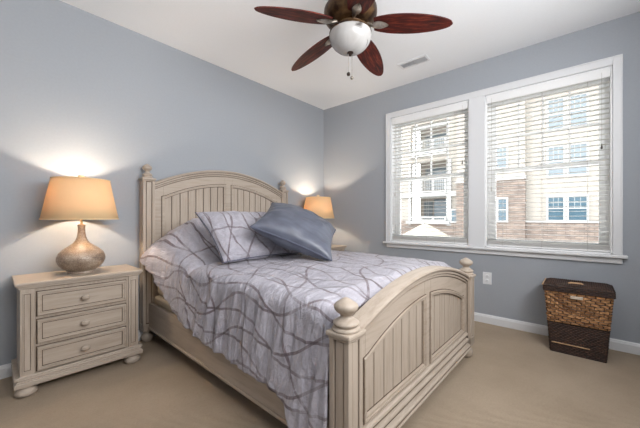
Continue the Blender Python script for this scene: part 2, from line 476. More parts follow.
def window(n, ya, yb):
    # ya<yb ; jamb liner, two sashes, muntins in the upper sash, glass
    b = MB()
    for (y0, y1) in ((ya, ya + 0.012), (yb - 0.012, yb)):
        b.box(0.0, T, y0, y1, WZ0, WZ1)
    b.box(0.0, T, ya, yb, WZ1 - 0.012, WZ1)
    b.box(0.0, T, ya, yb, WZ0, WZ0 + 0.012)
    f = 0.035
    b.box(0.085, T, ya + 0.012, ya + f, WZ0, WZ1); b.box(0.085, T, yb - f, yb - 0.012, WZ0, WZ1)
    b.box(0.085, T, ya, yb, WZ1 - 0.05, WZ1); b.box(0.085, T, ya, yb, WZ0, WZ0 + 0.03)
    root = struct(b.build('window_%d' % n, M['vinyl'], bevel=0.002))
    zm = 1.585
    def sash(name, x0, x1, z0, z1, stile, top, bot):
        s = MB(); a, c = ya + f, yb - f
        s.box(x0, x1, a, a + stile, z0, z1); s.box(x0, x1, c - stile, c, z0, z1)
        s.box(x0, x1, a + stile, c - stile, z0, z0 + bot); s.box(x0, x1, a + stile, c - stile, z1 - top, z1)
        o = s.build(name, M['vinyl'], root, bevel=0.003)
        g = MB(); xm = (x0 + x1) / 2
        g.box(xm - 0.003, xm + 0.003, a + stile, c - stile, z0 + bot, z1 - top)
        g.build('glass_pane', M['glass'], o)
        return o, a + stile, c - stile
    up, a, c = sash('upper_sash', 0.122, 0.152, zm - 0.02, WZ1 - 0.05, 0.045, 0.035, 0.04)
    mb = MB()
    for k in (1, 2, 3):
        y = a + (c - a) * k / 4; mb.box(0.126, 0.148, y - 0.009, y + 0.009, zm + 0.02, WZ1 - 0.085)
    mb.box(0.127, 0.147, a, c, 1.93 - 0.009, 1.93 + 0.009)
    mb.build('muntin_grid', M['vinyl'], up)
    lo, a, c = sash('lower_sash', 0.088, 0.120, WZ0 + 0.03, zm + 0.02, 0.045, 0.04, 0.055)
    lk = MB(); ym = (a + c) / 2; lk.box(0.088, 0.11, ym - 0.025, ym + 0.025, zm + 0.02, zm + 0.034)
    lk.build('sash_lock', M['vinyl'], lo, bevel=0.003)
    return root
window(1, *OP[0]); window(2, *OP[1])

def blind(label, ya, yb):
    t = thing('window_blind', label, 'blind', (0.03, (ya + yb) / 2, WZ0), 0, 'white slatted blinds in the two windows')
    hw = (yb - ya) / 2 - 0.016
    top = WZ1 - WZ0 - 0.014
    b = MB(); b.box(-0.02, 0.03, -hw, hw, top - 0.05, top)
    b.build('headrail', M['blindrail'], t)
    b = MB(); b.prism([(-0.034, top - 0.075), (-0.022, top - 0.075), (-0.022, top), (-0.034, top), (-0.038, top - 0.012), (-0.038, top - 0.06)], 'y', -hw - 0.002, hw + 0.002)
    b.build('valance', M['blindrail'], t, bevel=0.002)
    b = MB(); b.box(-0.026, 0.026, -hw, hw, 0.016, 0.032)
    b.build('bottom_rail', M['blindrail'], t, bevel=0.003)
    b = MB(); z = 0.10; tl = 0.0
    for k in range(9): b.box(-0.025, 0.025, -hw, hw, 0.034 + 0.0042 * k, 0.0376 + 0.0042 * k)
    while z < top - 0.06:
        dx, dz = 0.025 * math.cos(tl), 0.025 * math.sin(tl)
        b.prism([(-dx, z - dz), (0, z + 0.002), (dx, z + dz), (dx, z + dz + 0.0026), (0, z + 0.0046), (-dx, z - dz + 0.0026)], 'y', -hw, hw)
        z += 0.0436
    b.build('slats', M['blind'], t)
    for fr in (-0.70, 0.0, 0.70):
        b = MB()
        for x in (-0.027, 0.027): b.tube([(x, fr * hw, 0.02), (x, fr * hw, top - 0.03)], 0.0012, 5)
        b.build('ladder_cord', M['cord'], t)
    b = MB(); y = hw - 0.045
    b.tube([(-0.042, y, top - 0.03), (-0.042, y, 0.62)], 0.0014, 5)
    c = b.build('pull_cord', M['cord'], t)
    b = MB(); b.lathe([(0.0, 0.575), (0.007, 0.58), (0.006, 0.60), (0.0025, 0.62), (0.0, 0.622)], 10, -0.042, y)
    b.build('tassel', M['cord'], c, smooth=True)
    b = MB(); y = -hw + 0.05
    b.tube([(-0.042, y, top - 0.03), (-0.042, y, 0.93)], 0.0014, 5)
    c = b.build('lift_cord', M['cord'], t)
    b = MB(); b.lathe([(0.0, 0.885), (0.007, 0.889), (0.008, 0.900), (0.004, 0.915), (0.003, 0.93), (0.0, 0.932)], 10, -0.042, y)
    b.build('tassel', M['tassel'], c, smooth=True)
    return t
blind('white slatted blind in the window nearer the room corner, above the bed foot', *OP[0])
blind('white slatted blind in the window above the wicker hamper', *OP[1])

# ------------------------------------------------------------------ outside
b = MB(); b.box(0.6, 40, -30, 30, -1.75, -1.6)
struct(b.build('ground', M['ground']))
bl = thing('apartment_building', 'beige sided apartment building with ledge stone base across from the windows', 'building', (15, 0, -1.6))
ZG = -1.6
def ext(name, m, boxes, parent=bl, bevel=0):
    q = MB()
    for (x0, x1, y0, y1, z0, z1) in boxes: q.box(x0 - 15, x1 - 15, y0, y1, z0 - ZG, z1 - ZG)
    return q.build(name, m, parent, bevel=bevel)
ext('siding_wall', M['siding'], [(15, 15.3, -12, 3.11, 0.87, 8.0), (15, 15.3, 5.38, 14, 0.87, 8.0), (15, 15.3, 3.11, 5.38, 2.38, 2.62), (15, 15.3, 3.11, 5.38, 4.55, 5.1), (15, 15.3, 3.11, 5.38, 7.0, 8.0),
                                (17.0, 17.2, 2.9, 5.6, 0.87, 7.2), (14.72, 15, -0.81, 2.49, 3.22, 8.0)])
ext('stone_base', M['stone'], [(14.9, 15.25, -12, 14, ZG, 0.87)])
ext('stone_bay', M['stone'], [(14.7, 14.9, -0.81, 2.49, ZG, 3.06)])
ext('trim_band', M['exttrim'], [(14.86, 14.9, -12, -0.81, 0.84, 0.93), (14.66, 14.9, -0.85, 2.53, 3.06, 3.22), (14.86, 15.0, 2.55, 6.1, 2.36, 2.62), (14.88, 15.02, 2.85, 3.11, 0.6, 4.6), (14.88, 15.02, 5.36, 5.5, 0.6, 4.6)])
def ewin(y0, y1, z0, z1, x=15.0, m='pane', parent=bl, grid=True):
    q = MB(); fr = 0.085
    q.box(x - 15 - 0.06, x - 15, y0 - fr, y0, z0 - fr - ZG, z1 + fr - ZG); q.box(x - 15 - 0.06, x - 15, y1, y1 + fr, z0 - fr - ZG, z1 + fr - ZG)
    q.box(x - 15 - 0.06, x - 15, y0, y1, z1 - ZG, z1 + fr - ZG); q.box(x - 15 - 0.06, x - 15, y0, y1, z0 - fr - ZG, z0 - ZG)
    zm = (z0 + z1) / 2
    q.box(x - 15 - 0.04, x - 15, y0, y1, zm - 0.025 - ZG, zm + 0.025 - ZG)
    if grid:
        for k in (1, 2):
            y = y0 + (y1 - y0) * k / 3; q.box(x - 15 - 0.03, x - 15, y - 0.009, y + 0.009, zm - ZG, z1 - ZG)
        zz = (zm + z1) / 2; q.box(x - 15 - 0.03, x - 15, y0, y1, zz - 0.009 - ZG, zz + 0.009 - ZG)
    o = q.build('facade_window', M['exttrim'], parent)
    g = MB(); g.box(x - 15 - 0.02, x - 15 + 0.01, y0, y1, z0 - ZG, z1 - ZG); g.build('window_glass', M[m], o)
for (z0, z1) in ((0.97, 2.08), (3.12, 4.5), (5.4, 6.8)):
    ewin(-2.30, -1.73, z0, z1, m='pane' if z0 < 2 else 'palepane'); ewin(-3.13, -2.50, z0, z1, m='pane' if z0 < 2 else 'palepane')
    ewin(-6.3, -5.7, z0, z1); ewin(-7.2, -6.5, z0, z1)
ewin(0.0, 0.36, 0.92, 2.06, 14.7, grid=False)
ewin(0.0, 0.5, 3.72, 4.75, 14.72, 'palepane')
ewin(2.52, 2.8, 0.86, 1.5, 14.9, grid=False)
# balconies
ext('balcony_door', M['palepane'], [(16.95, 17.0, 3.2, 3.7, 0.95, 2.2), (16.95, 17.0, 4.7, 5.3, 0.95, 2.2), (16.95, 17.0, 3.3, 5.2, 3.0, 4.5), (16.95, 17.0, 3.3, 5.2, 5.4, 6.8)])
ext('balcony_door', M['pane'], [(16.93, 17.0, 3.8, 4.6, 0.95, 2.3)])
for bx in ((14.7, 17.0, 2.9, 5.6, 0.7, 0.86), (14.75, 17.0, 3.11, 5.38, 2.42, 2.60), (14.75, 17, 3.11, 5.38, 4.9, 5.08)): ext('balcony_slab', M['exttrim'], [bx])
for zb in (2.60, 5.08, 0.86):
    hgt = 0.84 if zb > 1 else 0.28
    bx = [(14.76, 14.81, 3.11, 5.38, zb + hgt - 0.07, zb + hgt), (14.76, 14.81, 3.11, 5.38, zb + 0.05, zb + 0.1)]
    for y in (3.13, 3.86, 4.62, 5.36): bx.append((14.75, 14.82, y - 0.04, y + 0.04, zb, zb + hgt + 0.03))
    k = 3.2
    while k < 5.35: bx.append((14.775, 14.795, k - 0.012, k + 0.012, zb + 0.05, zb + hgt - 0.03)); k += 0.11
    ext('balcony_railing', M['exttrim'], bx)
ext('roof', M['ventgrey'], [(14.2, 20, -12.5, 14.5, 8.0, 8.25)])

um = thing('patio_umbrella', 'open cream patio umbrella seen low through the window blind', 'umbrella', (10, 2.446, -1.6))
q = MB(); n = 8
z0 = 0.24 + 1.6; z1 = 0.83 + 1.6
def canopy(fu, fv):
    a = fu * 2 * PI; r = 1.12 * fv
    seg = abs(((fu * n) % 1) - 0.5) * 2
    rr = r * (0.93 + 0.07 * seg)
    return (rr * math.cos(a), rr * math.sin(a), z1 - (z1 - z0) * (fv ** 1.1))
q.grid(canopy, 64, 8)
cn = q.build('canopy', M['umbrella'], um, smooth=True)
sd = cn.modifiers.new('thickness', 'SOLIDIFY'); sd.thickness = 0.006
q = MB(); q.tube([(0, 0, 0.06), (0, 0, z1 + 0.04)], 0.02, 10); q.build('pole', M['darkmetal'], um)
q = MB(); q.lathe([(0.28, 0), (0.28, 0.05), (0.05, 0.09), (0.03, 0.12)], 24); q.build('base', M['darkmetal'], um)

# ------------------------------------------------------------------ bed
BED = ((-1.701, -0.03, 0), -0.0119)
L = 2.293
HW = 0.743            # inner face of the posts
bed = thing('bed_frame', 'antique white wooden panel bed with arched headboard and footboard', 'bed', *BED)

def post_finial(mb, z, k=1.0, n=32):
    pr_ = [(0.054, 0), (0.057, 0.006), (0.054, 0.012), (0.045, 0.016), (0.047, 0.020), (0.053, 0.026), (0.053, 0.033), (0.044, 0.039),
           (0.032, 0.046), (0.025, 0.052), (0.023, 0.059), (0.028, 0.066), (0.040, 0.074), (0.0475, 0.084), (0.0495, 0.093), (0.047, 0.102),
           (0.039, 0.109), (0.029, 0.115), (0.018, 0.122), (0.007, 0.128), (0.0, 0.129)]
    mb.lathe([(r * k, z + q) for r, q in pr_], n)
def post(cxp, v, ztop, fr=1.0):
    w = 0.0485; g = 0.024
    b = MB(); z0 = 0.10
    b.box(-w + 0.010, w - 0.010, -w + 0.010, w - 0.010, z0, ztop, 1)       # sunk field
    for sx in (-1, 1):
        for sy in (-1, 1):
            xs = sorted((sx * w, sx * (w - g))); ys = sorted((sy * w, sy * (w - g)))
            b.box(xs[0], xs[1], ys[0], ys[1], z0, ztop)
    for (a0, a1) in ((z0, z0 + 0.06), (ztop - 0.016, ztop)):
        b.box(-w, w, -w, w, a0, a1)
    f = 0.026                                                               # raised centre of each face
    for s in (-1, 1):
        b.box(-w + g + 0.005, w - g - 0.005, min(s * (w - 0.004), s * 0.03), max(s * (w - 0.004), s * 0.03), z0 + 0.07, ztop - 0.022)
        b.box(min(s * (w - 0.004), s * 0.03), max(s * (w - 0.004), s * 0.03), -w + g + 0.005, w - g - 0.005, z0 + 0.07, ztop - 0.022)
    o = b.build('post', [M['woodv'], M['glaze']], bed, bevel=0.003)
    o.location = (cxp, -v, 0)
    c = MB()
    h1, h2 = 0.0485 + 0.004 * fr, 0.0485 + 0.011 * fr
    c.box(-h1, h1, -h1, h1, ztop - 0.018, ztop - 0.006)
    c.box(-h2, h2, -h2, h2, ztop - 0.006, ztop + 0.014)
    cc = c.build('post_cap', M['woodh'], o, bevel=0.006)
    fi = MB(); post_finial(fi, ztop + 0.014, fr); fi.build('finial', M['woodh'], o, smooth=True, angle=60)
    ft = MB(); ft.lathe([(0.030, 0.0), (0.043, 0.012), (0.050, 0.030), (0.050, 0.046), (0.043, 0.062), (0.032, 0.072), (0.030, 0.080), (0.038, 0.086), (0.038, 0.094), (0.030, 0.10)], 28)
    ft.build('bun_foot', M['woodh'], o, smooth=True, angle=60)
    return o
PX = 0.7915
FV = L - 0.0485
for s in (-1, 1):
    post(s * PX, 0.0485, 1.430, 0.78)
    post(s * (PX if s > 0 else 0.781), FV, 0.634)

def arch_board(name, pname, v, zb, zo, zi, zpan, railz, cap, bead_n, face, mold):
    """panelled board in bed coordinates; face = +1 the side that faces the foot of the bed (-y)."""
    n = 36
    us = [-HW + 2 * HW * i / n for i in range(n + 1)]
    u0, u1 = 0.045, 0.665
    y = -v
    th = 0.018
    f = MB()
    # solid backing, then the face frame around the two openings
    f.prism([(-HW, zb), (HW, zb)] + [(u, zo(u) - 0.012) for u in reversed(us)], 'y', y - 0.004 + 0.012, y + 0.016 + 0.004)
    yf = y - th
    f.box(-HW, HW, yf, y + 0.008, zb, zpan)
    for (a, c) in ((-HW, -u1), (-u0, u0), (u1, HW)):
        m = 8; uu = [a + (c - a) * i / m for i in range(m + 1)]
        f.prism([(a, zpan), (c, zpan)] + [(u, zo(u) - 0.012) for u in reversed(uu)], 'y', yf, y + 0.008)
    for (a, c) in ((-u1, -u0), (u0, u1)):
        m = 18; uu = [a + (c - a) * i / m for i in range(m + 1)]
        f.prism([(u, zi(u)) for u in uu] + [(u, zo(u) - 0.012) for u in reversed(uu)], 'y', yf, y + 0.008)
    fo = f.build(name, M['woodh'], bed, bevel=0.002)
    # curved cap rail with stepped lip
    c = MB()
    c.sweep([(yf - 0.026, -0.024), (yf - 0.030, -0.014), (yf - 0.026, -0.004), (yf - 0.014, 0), (y + 0.034, 0), (y + 0.042, -0.010), (y + 0.036, -0.024)], [(u, zo(u)) for u in us])
    c.sweep([(yf - 0.016, -0.044), (yf - 0.018, -0.036), (yf - 0.016, -0.026), (y + 0.024, -0.026), (y + 0.024, -0.044)], [(u, zo(u)) for u in us])
    c.sweep([(yf - 0.007, -0.062), (yf - 0.009, -0.054), (yf - 0.006, -0.047), (y + 0.01, -0.047), (y + 0.01, -0.062)], [(u, zo(u)) for u in us])
    for (d0, q0) in ((-0.0655, 0.0018), (-0.0465, 0.0095), (-0.0265, 0.0185)):
        c.sweep([(yf - q0, d0 - 0.0015), (yf - q0, d0 + 0.0025), (y, d0 + 0.0025), (y, d0 - 0.0015)], [(u, zo(u)) for u in us], 1)
    c.build('arched_cap_rail', [M['woodh'], M['glaze']], fo, smooth=True, angle=30)
    # panels: planks with dark glazed grooves and a raised bead frame
    for s in (-1, 1):
        a, d = (u0, u1) if s > 0 else (-u1, -u0)
        p = MB()
        p.box(a, d, y - 0.002, y + 0.008, zpan, max(zi(a), zi(d)) - 0.02 if False else min(zi(a), zi(d)), 1)
        np_ = bead_n; W = (d - a) / np_
        for k in range(np_):
            q0, q1 = a + W * k + 0.0036, a + W * (k + 1) - 0.0036
            uu = [q0 + (q1 - q0) * i / 3 for i in range(4)]
            p.prism([(q0, zpan), (q1, zpan)] + [(u, zi(u)) for u in reversed(uu)], 'y', y - 0.0065, y + 0.004)
        m = 18; uu = [a + (d - a) * i / m for i in range(m + 1)]
        p.prism([(a, zpan), (d, zpan)] + [(u, zi(u)) for u in reversed(uu)], 'y', y - 0.001, y + 0.007, 1)
        po = p.build(pname, [M['woodv'], M['glaze']], fo, bevel=0.0015, seg=1)
        def loop(o):
            uu = [a - o + (d - a + 2 * o) * i / 18 for i in range(19)]
            clampu = lambda u: min(max(u, a), d)
            return [(a - o, zpan - o), (d + o, zpan - o)] + [(u, zi(clampu(u)) + o) for u in reversed(uu)]
        r = MB()
        r.ring(loop(0.013), loop(0.002), yf - 0.009, yf + 0.004)
        r.ring(loop(0.003), loop(-0.010), yf - 0.004, y)
        r.ring(loop(0.0185), loop(0.013), yf - 0.0015, yf + 0.002, 1)
        r.ring(loop(-0.010), loop(-0.0145), y - 0.009, y, 1)
        r.build('panel_bead_frame', [M['woodh'], M['glaze']], po, bevel=0.002)
    if mold:
        pr_ = [(0.0, 0.217), (-0.010, 0.217), (-0.020, 0.212), (-0.023, 0.204), (-0.020, 0.196), (-0.008, 0.190), (-0.008, 0.178), (-0.020, 0.174), (-0.027, 0.166), (-0.027, 0.158), (-0.020, 0.151), (-0.014, 0.148),
               (-0.014, 0.138), (-0.032, 0.134), (-0.039, 0.126), (-0.039, 0.118), (-0.030, 0.110), (-0.030, 0.104), (-0.040, 0.103), (-0.042, 0.101), (-0.042, 0.095), (0.0, 0.095)]
        mm = MB(); mm.prism([(yf + 0.002 + p, q - 0.004) for p, q in pr_], 'x', -0.722, 0.722)
        mm.box(-0.721, 0.721, yf - 0.0075, yf, 0.1742, 0.1862, 1); mm.box(-0.721, 0.721, yf - 0.0138, yf, 0.1335, 0.1445, 1); mm.box(-0.721, 0.721, yf - 0.0305, yf, 0.0985, 0.1055, 1)
        mm.build('base_molding', [M['woodh'], M['glaze']], fo, smooth=True, angle=25)
        q = MB(); q.box(-HW + 0.003, HW - 0.003, y - 0.01, y + 0.02, 0.098, zb)
        q.build('bottom_rail', M['woodh'], fo)
    return fo
arch_board('footboard', 'beadboard_panel', L - 0.052, 0.11, lambda u: 0.792 - 0.26 * u * u, lambda u: 0.632 - 0.33 * u * u, 0.238, 0.2, 0, 7, 1, True)
arch_board('headboard', 'beadboard_panel', 0.055, 0.30, lambda u: 1.594 - 0.33 * u * u, lambda u: 1.432 - 0.36 * u * u, 0.52, 0.3, 0, 8, 1, False)
for s in (-1, 1):
    b = MB(); x0, x1 = sorted((s * 0.765, s * 0.795))
    b.box(x0, x1, -FV + 0.046, -0.0485 - 0.046, 0.118, 0.345)
    xa, xb = sorted((s * 0.79, s * 0.803))
    b.box(xa, xb, -FV + 0.046, -0.0485 - 0.046, 0.118, 0.14)
    b.build('side_rail', M['woodr'], bed, bevel=0.006)
b = MB()
for v in (0.69, 1.5):
    b.box(-0.765, 0.765, -v - 0.035, -v + 0.035, 0.14, 0.16)
b.build('slat_bar', M['woodh'], bed)
for u in (-0.66, 0.66):
    for v in (0.69, 1.5):
        b = MB(); b.box(u - 0.02, u + 0.02, -v - 0.02, -v + 0.02, 0, 0.14); b.build('support_leg', M['woodv'], bed, bevel=0.003)

mt = thing('mattress', 'mattress on box spring in the bed, almost hidden under the comforter', 'mattress', *BED)
def rbox(x0, x1, y0, y1, z0, z1, name, m, parent, bev):
    q = MB(); q.box(x0, x1, y0, y1, z0, z1); return q.build(name, m, parent, smooth=True, bevel=bev, seg=4)
rbox(-0.755, 0.755, -2.17, -0.10, 0.161, 0.40, 'box_spring', M['ticking'], mt, 0.02)
rbox(-0.74, 0.74, -2.165, -0.10, 0.40, 0.715, 'mattress_body', M['ticking'], mt, 0.05)

# ------------------------------------------------------------------ comforter
def interp(x, pts):
    if x <= pts[0][0]: return pts[0][1]
    for (a, p), (c, q) in zip(pts, pts[1:]):
        if x <= c:
            k = (x - a) / (c - a); return p + (q - p) * k
    return pts[-1][1]
def sm(x): x = min(max(x, 0), 1); return x * x * (3 - 2 * x)
HEM = [(0.05, 0.66), (0.13, 0.64), (0.35, 0.55), (0.64, 0.435), (0.9, 0.355), (1.2, 0.315), (1.5, 0.305), (1.72, 0.30), (1.88, 0.283), (1.95, 0.25), (2.0, 0.17), (2.05, 0.09), (2.2, 0.06)]
def lump(v, u):
    a = 0.315 * (1 - sm((v - 0.30) / 0.52)) if v > 0.30 else 0.315 * (0.75 + 0.25 * sm((v - 0.06) / 0.2))
    au = abs(u)
    g = interp(au, [(0, 1.0), (0.38, 0.99), (0.5, 0.95), (0.634, 0.80), (0.734, 0.52), (0.82, 0.22), (0.9, 0.0)])
    # the right-hand half carries a lower pillow under the cloth
    return a * g * (1.0 if u < 0.1 else 1.0 - 0.12 * sm((u - 0.1) / 0.4))
ZTOP = 0.765
A, RC = 0.715, 0.085
NS_, NT_ = 220, 300
def comf(fu, fv):
    v = 0.075 + (2.185 - 0.075) * fv
    side = -1 if fu < 0.5 else 1
    q = abs(fu - 0.5) * 2             # 0 centre .. 1 hem
    hem = interp(v, HEM) if side < 0 else interp(v, HEM) * 0.9 + 0.02
    arc = RC * PI / 2
    drop = (ZTOP - 0.02 - RC) - hem
    if v > 1.9:
        pass
    tot = A + arc + max(drop, 0.0)
    s = q * tot
    # fold at the foot: the cloth dips down in front of the footboard
    foot = sm((v - 2.08) / 0.105)
    if s < A:
        u = s; z = ZTOP - 0.028 * (s / A) ** 2 + 0.010 * math.sin(PI * fv)
        nx, nz = 0, 1
    elif s < A + arc:
        a = (s - A) / RC
        u = A + RC * math.sin(a); z = ZTOP - 0.028 - RC * (1 - math.cos(a)) + 0.010 * math.sin(PI * fv)
        nx, nz = math.sin(a), math.cos(a)
    else:
        d = s - A - arc
        u = A + RC + d * 0.10; z = ZTOP - 0.028 - RC - d
        nx, nz = 1, 0
    U = side * u
    lp = lump(v, U)
    kz = 1.0 if s < A + arc else max(0.0, 1 - (s - A - arc) / 0.25)
    z += lp * kz
    # cloth wrinkles: soft quilting on top, hanging folds at the sides
    p = Vector((U * 5, v * 5, 1.3))
    wr = noise.noise(p) * 0.010 + noise.noise(p * 2.7) * 0.005
    dd = max(0.0, s - A) / 0.45
    ph = v * 46 + 3.0 * noise.noise(Vector((v * 3.1, side * 4.0, s * 1.2))) + s * 3
    rid = 1 - abs(noise.noise(Vector((v * 13 + s * 1.5, side * 3.3, s * 1.6)))) * 2
    fold = (math.sin(ph) * 0.008 * (0.6 + noise.noise(Vector((v * 5, 2.2, side)))) + rid * 0.013 + noise.noise(Vector((v * 31 + s * 3, side, s * 3.0))) * 0.009 + noise.noise(Vector((v * 60, side, s * 9.0))) * 0.004) * min(dd * 1.6, 1.0) * side
    w = wr if s < A else wr * 0.6
    lw = lp * 2.2 * (noise.noise(Vector((U * 9 + v * 5, v * 8 - U * 7, 7.7))) * 0.042 + abs(noise.noise(Vector((U * 14 + v * 16, U * 3, 2.2)))) * 0.034)
    U += nx * side * w + fold * (1 if s > A else 0) + side * lw * nx
    z += nz * w + lw * nz
    # tuck crease where the pillow bulge meets the flat of the bed
    cre = math.exp(-((v - 0.80 - 0.05 * math.sin(U * 6)) / 0.035) ** 2) * 0.022 * (1 if s < A + arc else 0.3)
    z -= cre
    if s < A + arc: z -= foot * 0.05
    if side < 0: U -= 0.05 * sm((0.55 - v) / 0.4) * sm((abs(U) - 0.6) / 0.25)
    U = max(min(U, 0.97), -0.97)
    if v > 2.0:                        # stays clear of the foot posts
        k = sm((v - 2.0) / 0.15)
        lim = 0.97 - 0.10 * k
        U = max(min(U, lim), -lim)
    return (U, -v, z)
def comf_uv(fu, fv):
    side = -1 if fu < 0.5 else 1
    v = 0.075 + 2.11 * fv
    q = abs(fu - 0.5) * 2
    hem = interp(v, HEM)
    tot = A + RC * PI / 2 + max(ZTOP - 0.02 - RC - hem, 0)
    return (side * q * tot + 2.0, v + 0.35 * sm((0.6 - v) / 0.5))
b = MB(); b.grid(comf, NS_, NT_, uvfn=comf_uv)
co = b.build('comforter', M['bedding'], smooth='all')
co.location = BED[0]; co.rotation_euler = (0, 0, BED[1])
sd = co.modifiers.new('thickness', 'SOLIDIFY'); sd.thickness = 0.014; sd.offset = -1
tag(co, 'silvery lilac comforter with crossing brown ribbon lines draped over the bed', 'comforter')

# ------------------------------------------------------------------ pillows
def pillow_fn(wd, ht, th, top, seed, pinch=0.10, wr=0.012):
    def f(fu, fv):
        a, c = fu * 2 - 1, fv * 2 - 1
        a = math.copysign(1 - (1 - abs(a)) ** 1.35, a); c = math.copysign(1 - (1 - abs(c)) ** 1.35, c)
        x = wd / 2 * a * (1 - pinch * (1 - c * c) * a * a)
        y = ht / 2 * c * (1 - pinch * (1 - a * a) * c * c)
        k = max(0.0, (1 - a * a) * (1 - c * c))
        z = th / 2 * (k ** 0.42)
        e = min(1, k * 3)
        z += e * wr * (noise.noise(Vector((x * 7 + seed, y * 7, seed))) + 0.5 * noise.noise(Vector((x * 17, y * 17 + seed, seed))))
        return (x, y, z if top else -z)
    return f
def pillow(name, label, cat, C3, XV, YV, wd, ht, th, m, seed, pinch=0.10, wr=0.012, bend=0.0):
    t = thing(name, label, cat)
    X = Vector(XV).normalized(); Yv = Vector(YV); Yv = (Yv - X * Yv.dot(X)).normalized(); Z = X.cross(Yv)
    R = Matrix((X, Yv, Z)).transposed().to_4x4()
    bedM = Matrix.Translation(BED[0]) @ Matrix.Rotation(BED[1], 4, 'Z')
    Mx = bedM @ Matrix.Translation(C3) @ R
    t.location = Mx.to_translation(); t.rotation_euler = Mx.to_euler()
    b = MB(); n = 44
    ft, fb = pillow_fn(wd, ht, th, True, seed, pinch, wr), pillow_fn(wd, ht, th, False, seed, pinch, wr)
    bd = lambda p: (p[0], p[1], p[2] - bend * ((p[0] / wd * 2) ** 2))
    uvf = lambda fu, fv: (fu * wd + seed, fv * ht + seed * 0.7)
    b.grid(lambda a, c: bd(ft(a, c)), n, n, uvfn=uvf); b.grid(lambda a, c: bd(fb(a, c)), n, n, uvfn=uvf)
    o = b.build('pillow_body', m, t, smooth='all')
    bm = bmesh.new(); bm.from_mesh(o.data); bmesh.ops.remove_doubles(bm, verts=bm.verts, dist=1e-4); bmesh.ops.recalc_face_normals(bm, faces=bm.faces); bm.to_mesh(o.data); bm.free()
    for p in o.data.polygons: p.use_smooth = True
    # corded edge
    e = []
    for i in range(n): e.append(bd(ft(i / n, 0)))
    for i in range(n): e.append(bd(ft(1, i / n)))
    for i in range(n): e.append(bd(ft(1 - i / n, 1)))
    for i in range(n + 1): e.append(bd(ft(0, 1 - i / n)))
    return t, o, e
def bedpt(u, v, z): return Vector((u, -v, z))
# sham leaning on the bulge of covered pillows
BLc, BRc, TLc = bedpt(-0.71, 1.06, 0.79), bedpt(0.05, 1.06, 0.79), bedpt(-0.55, 0.66, 1.125)
XV = BRc - BLc; YV = TLc - BLc
ctr = BLc + XV / 2 + YV / 2
t, o, e = pillow('pillow_sham', 'lilac pillow sham with brown ribbon lines leaning at the middle of the headboard', 'pillow', ctr, XV, YV, 0.78, 0.55, 0.22, M['bedding'], 3.1, 0.07, 0.026)
b = MB(); b.tube(e, 0.004, 6); b.build('edge_cord', M['piping'], t, smooth=True)
# blue-grey throw pillow
BLb, BRb, TLb = bedpt(-0.45, 1.17, 1.025), bedpt(-0.07, 1.56, 0.795), bedpt(0.0, 0.83, 1.215)
XV = BRb - BLb; YV = TLb - BLb
ctr = BLb + XV / 2 + YV / 2
t, o, e = pillow('throw_pillow', 'shiny blue-grey satin throw pillow tilted on the bed before the right lamp', 'pillow', ctr, XV, YV, 0.63, 0.63, 0.27, M['satin'], 5.3, 0.08, 0.016)
b = MB(); b.tube(e, 0.007, 8); b.build('edge_cord', M['piping'], t, smooth=True)

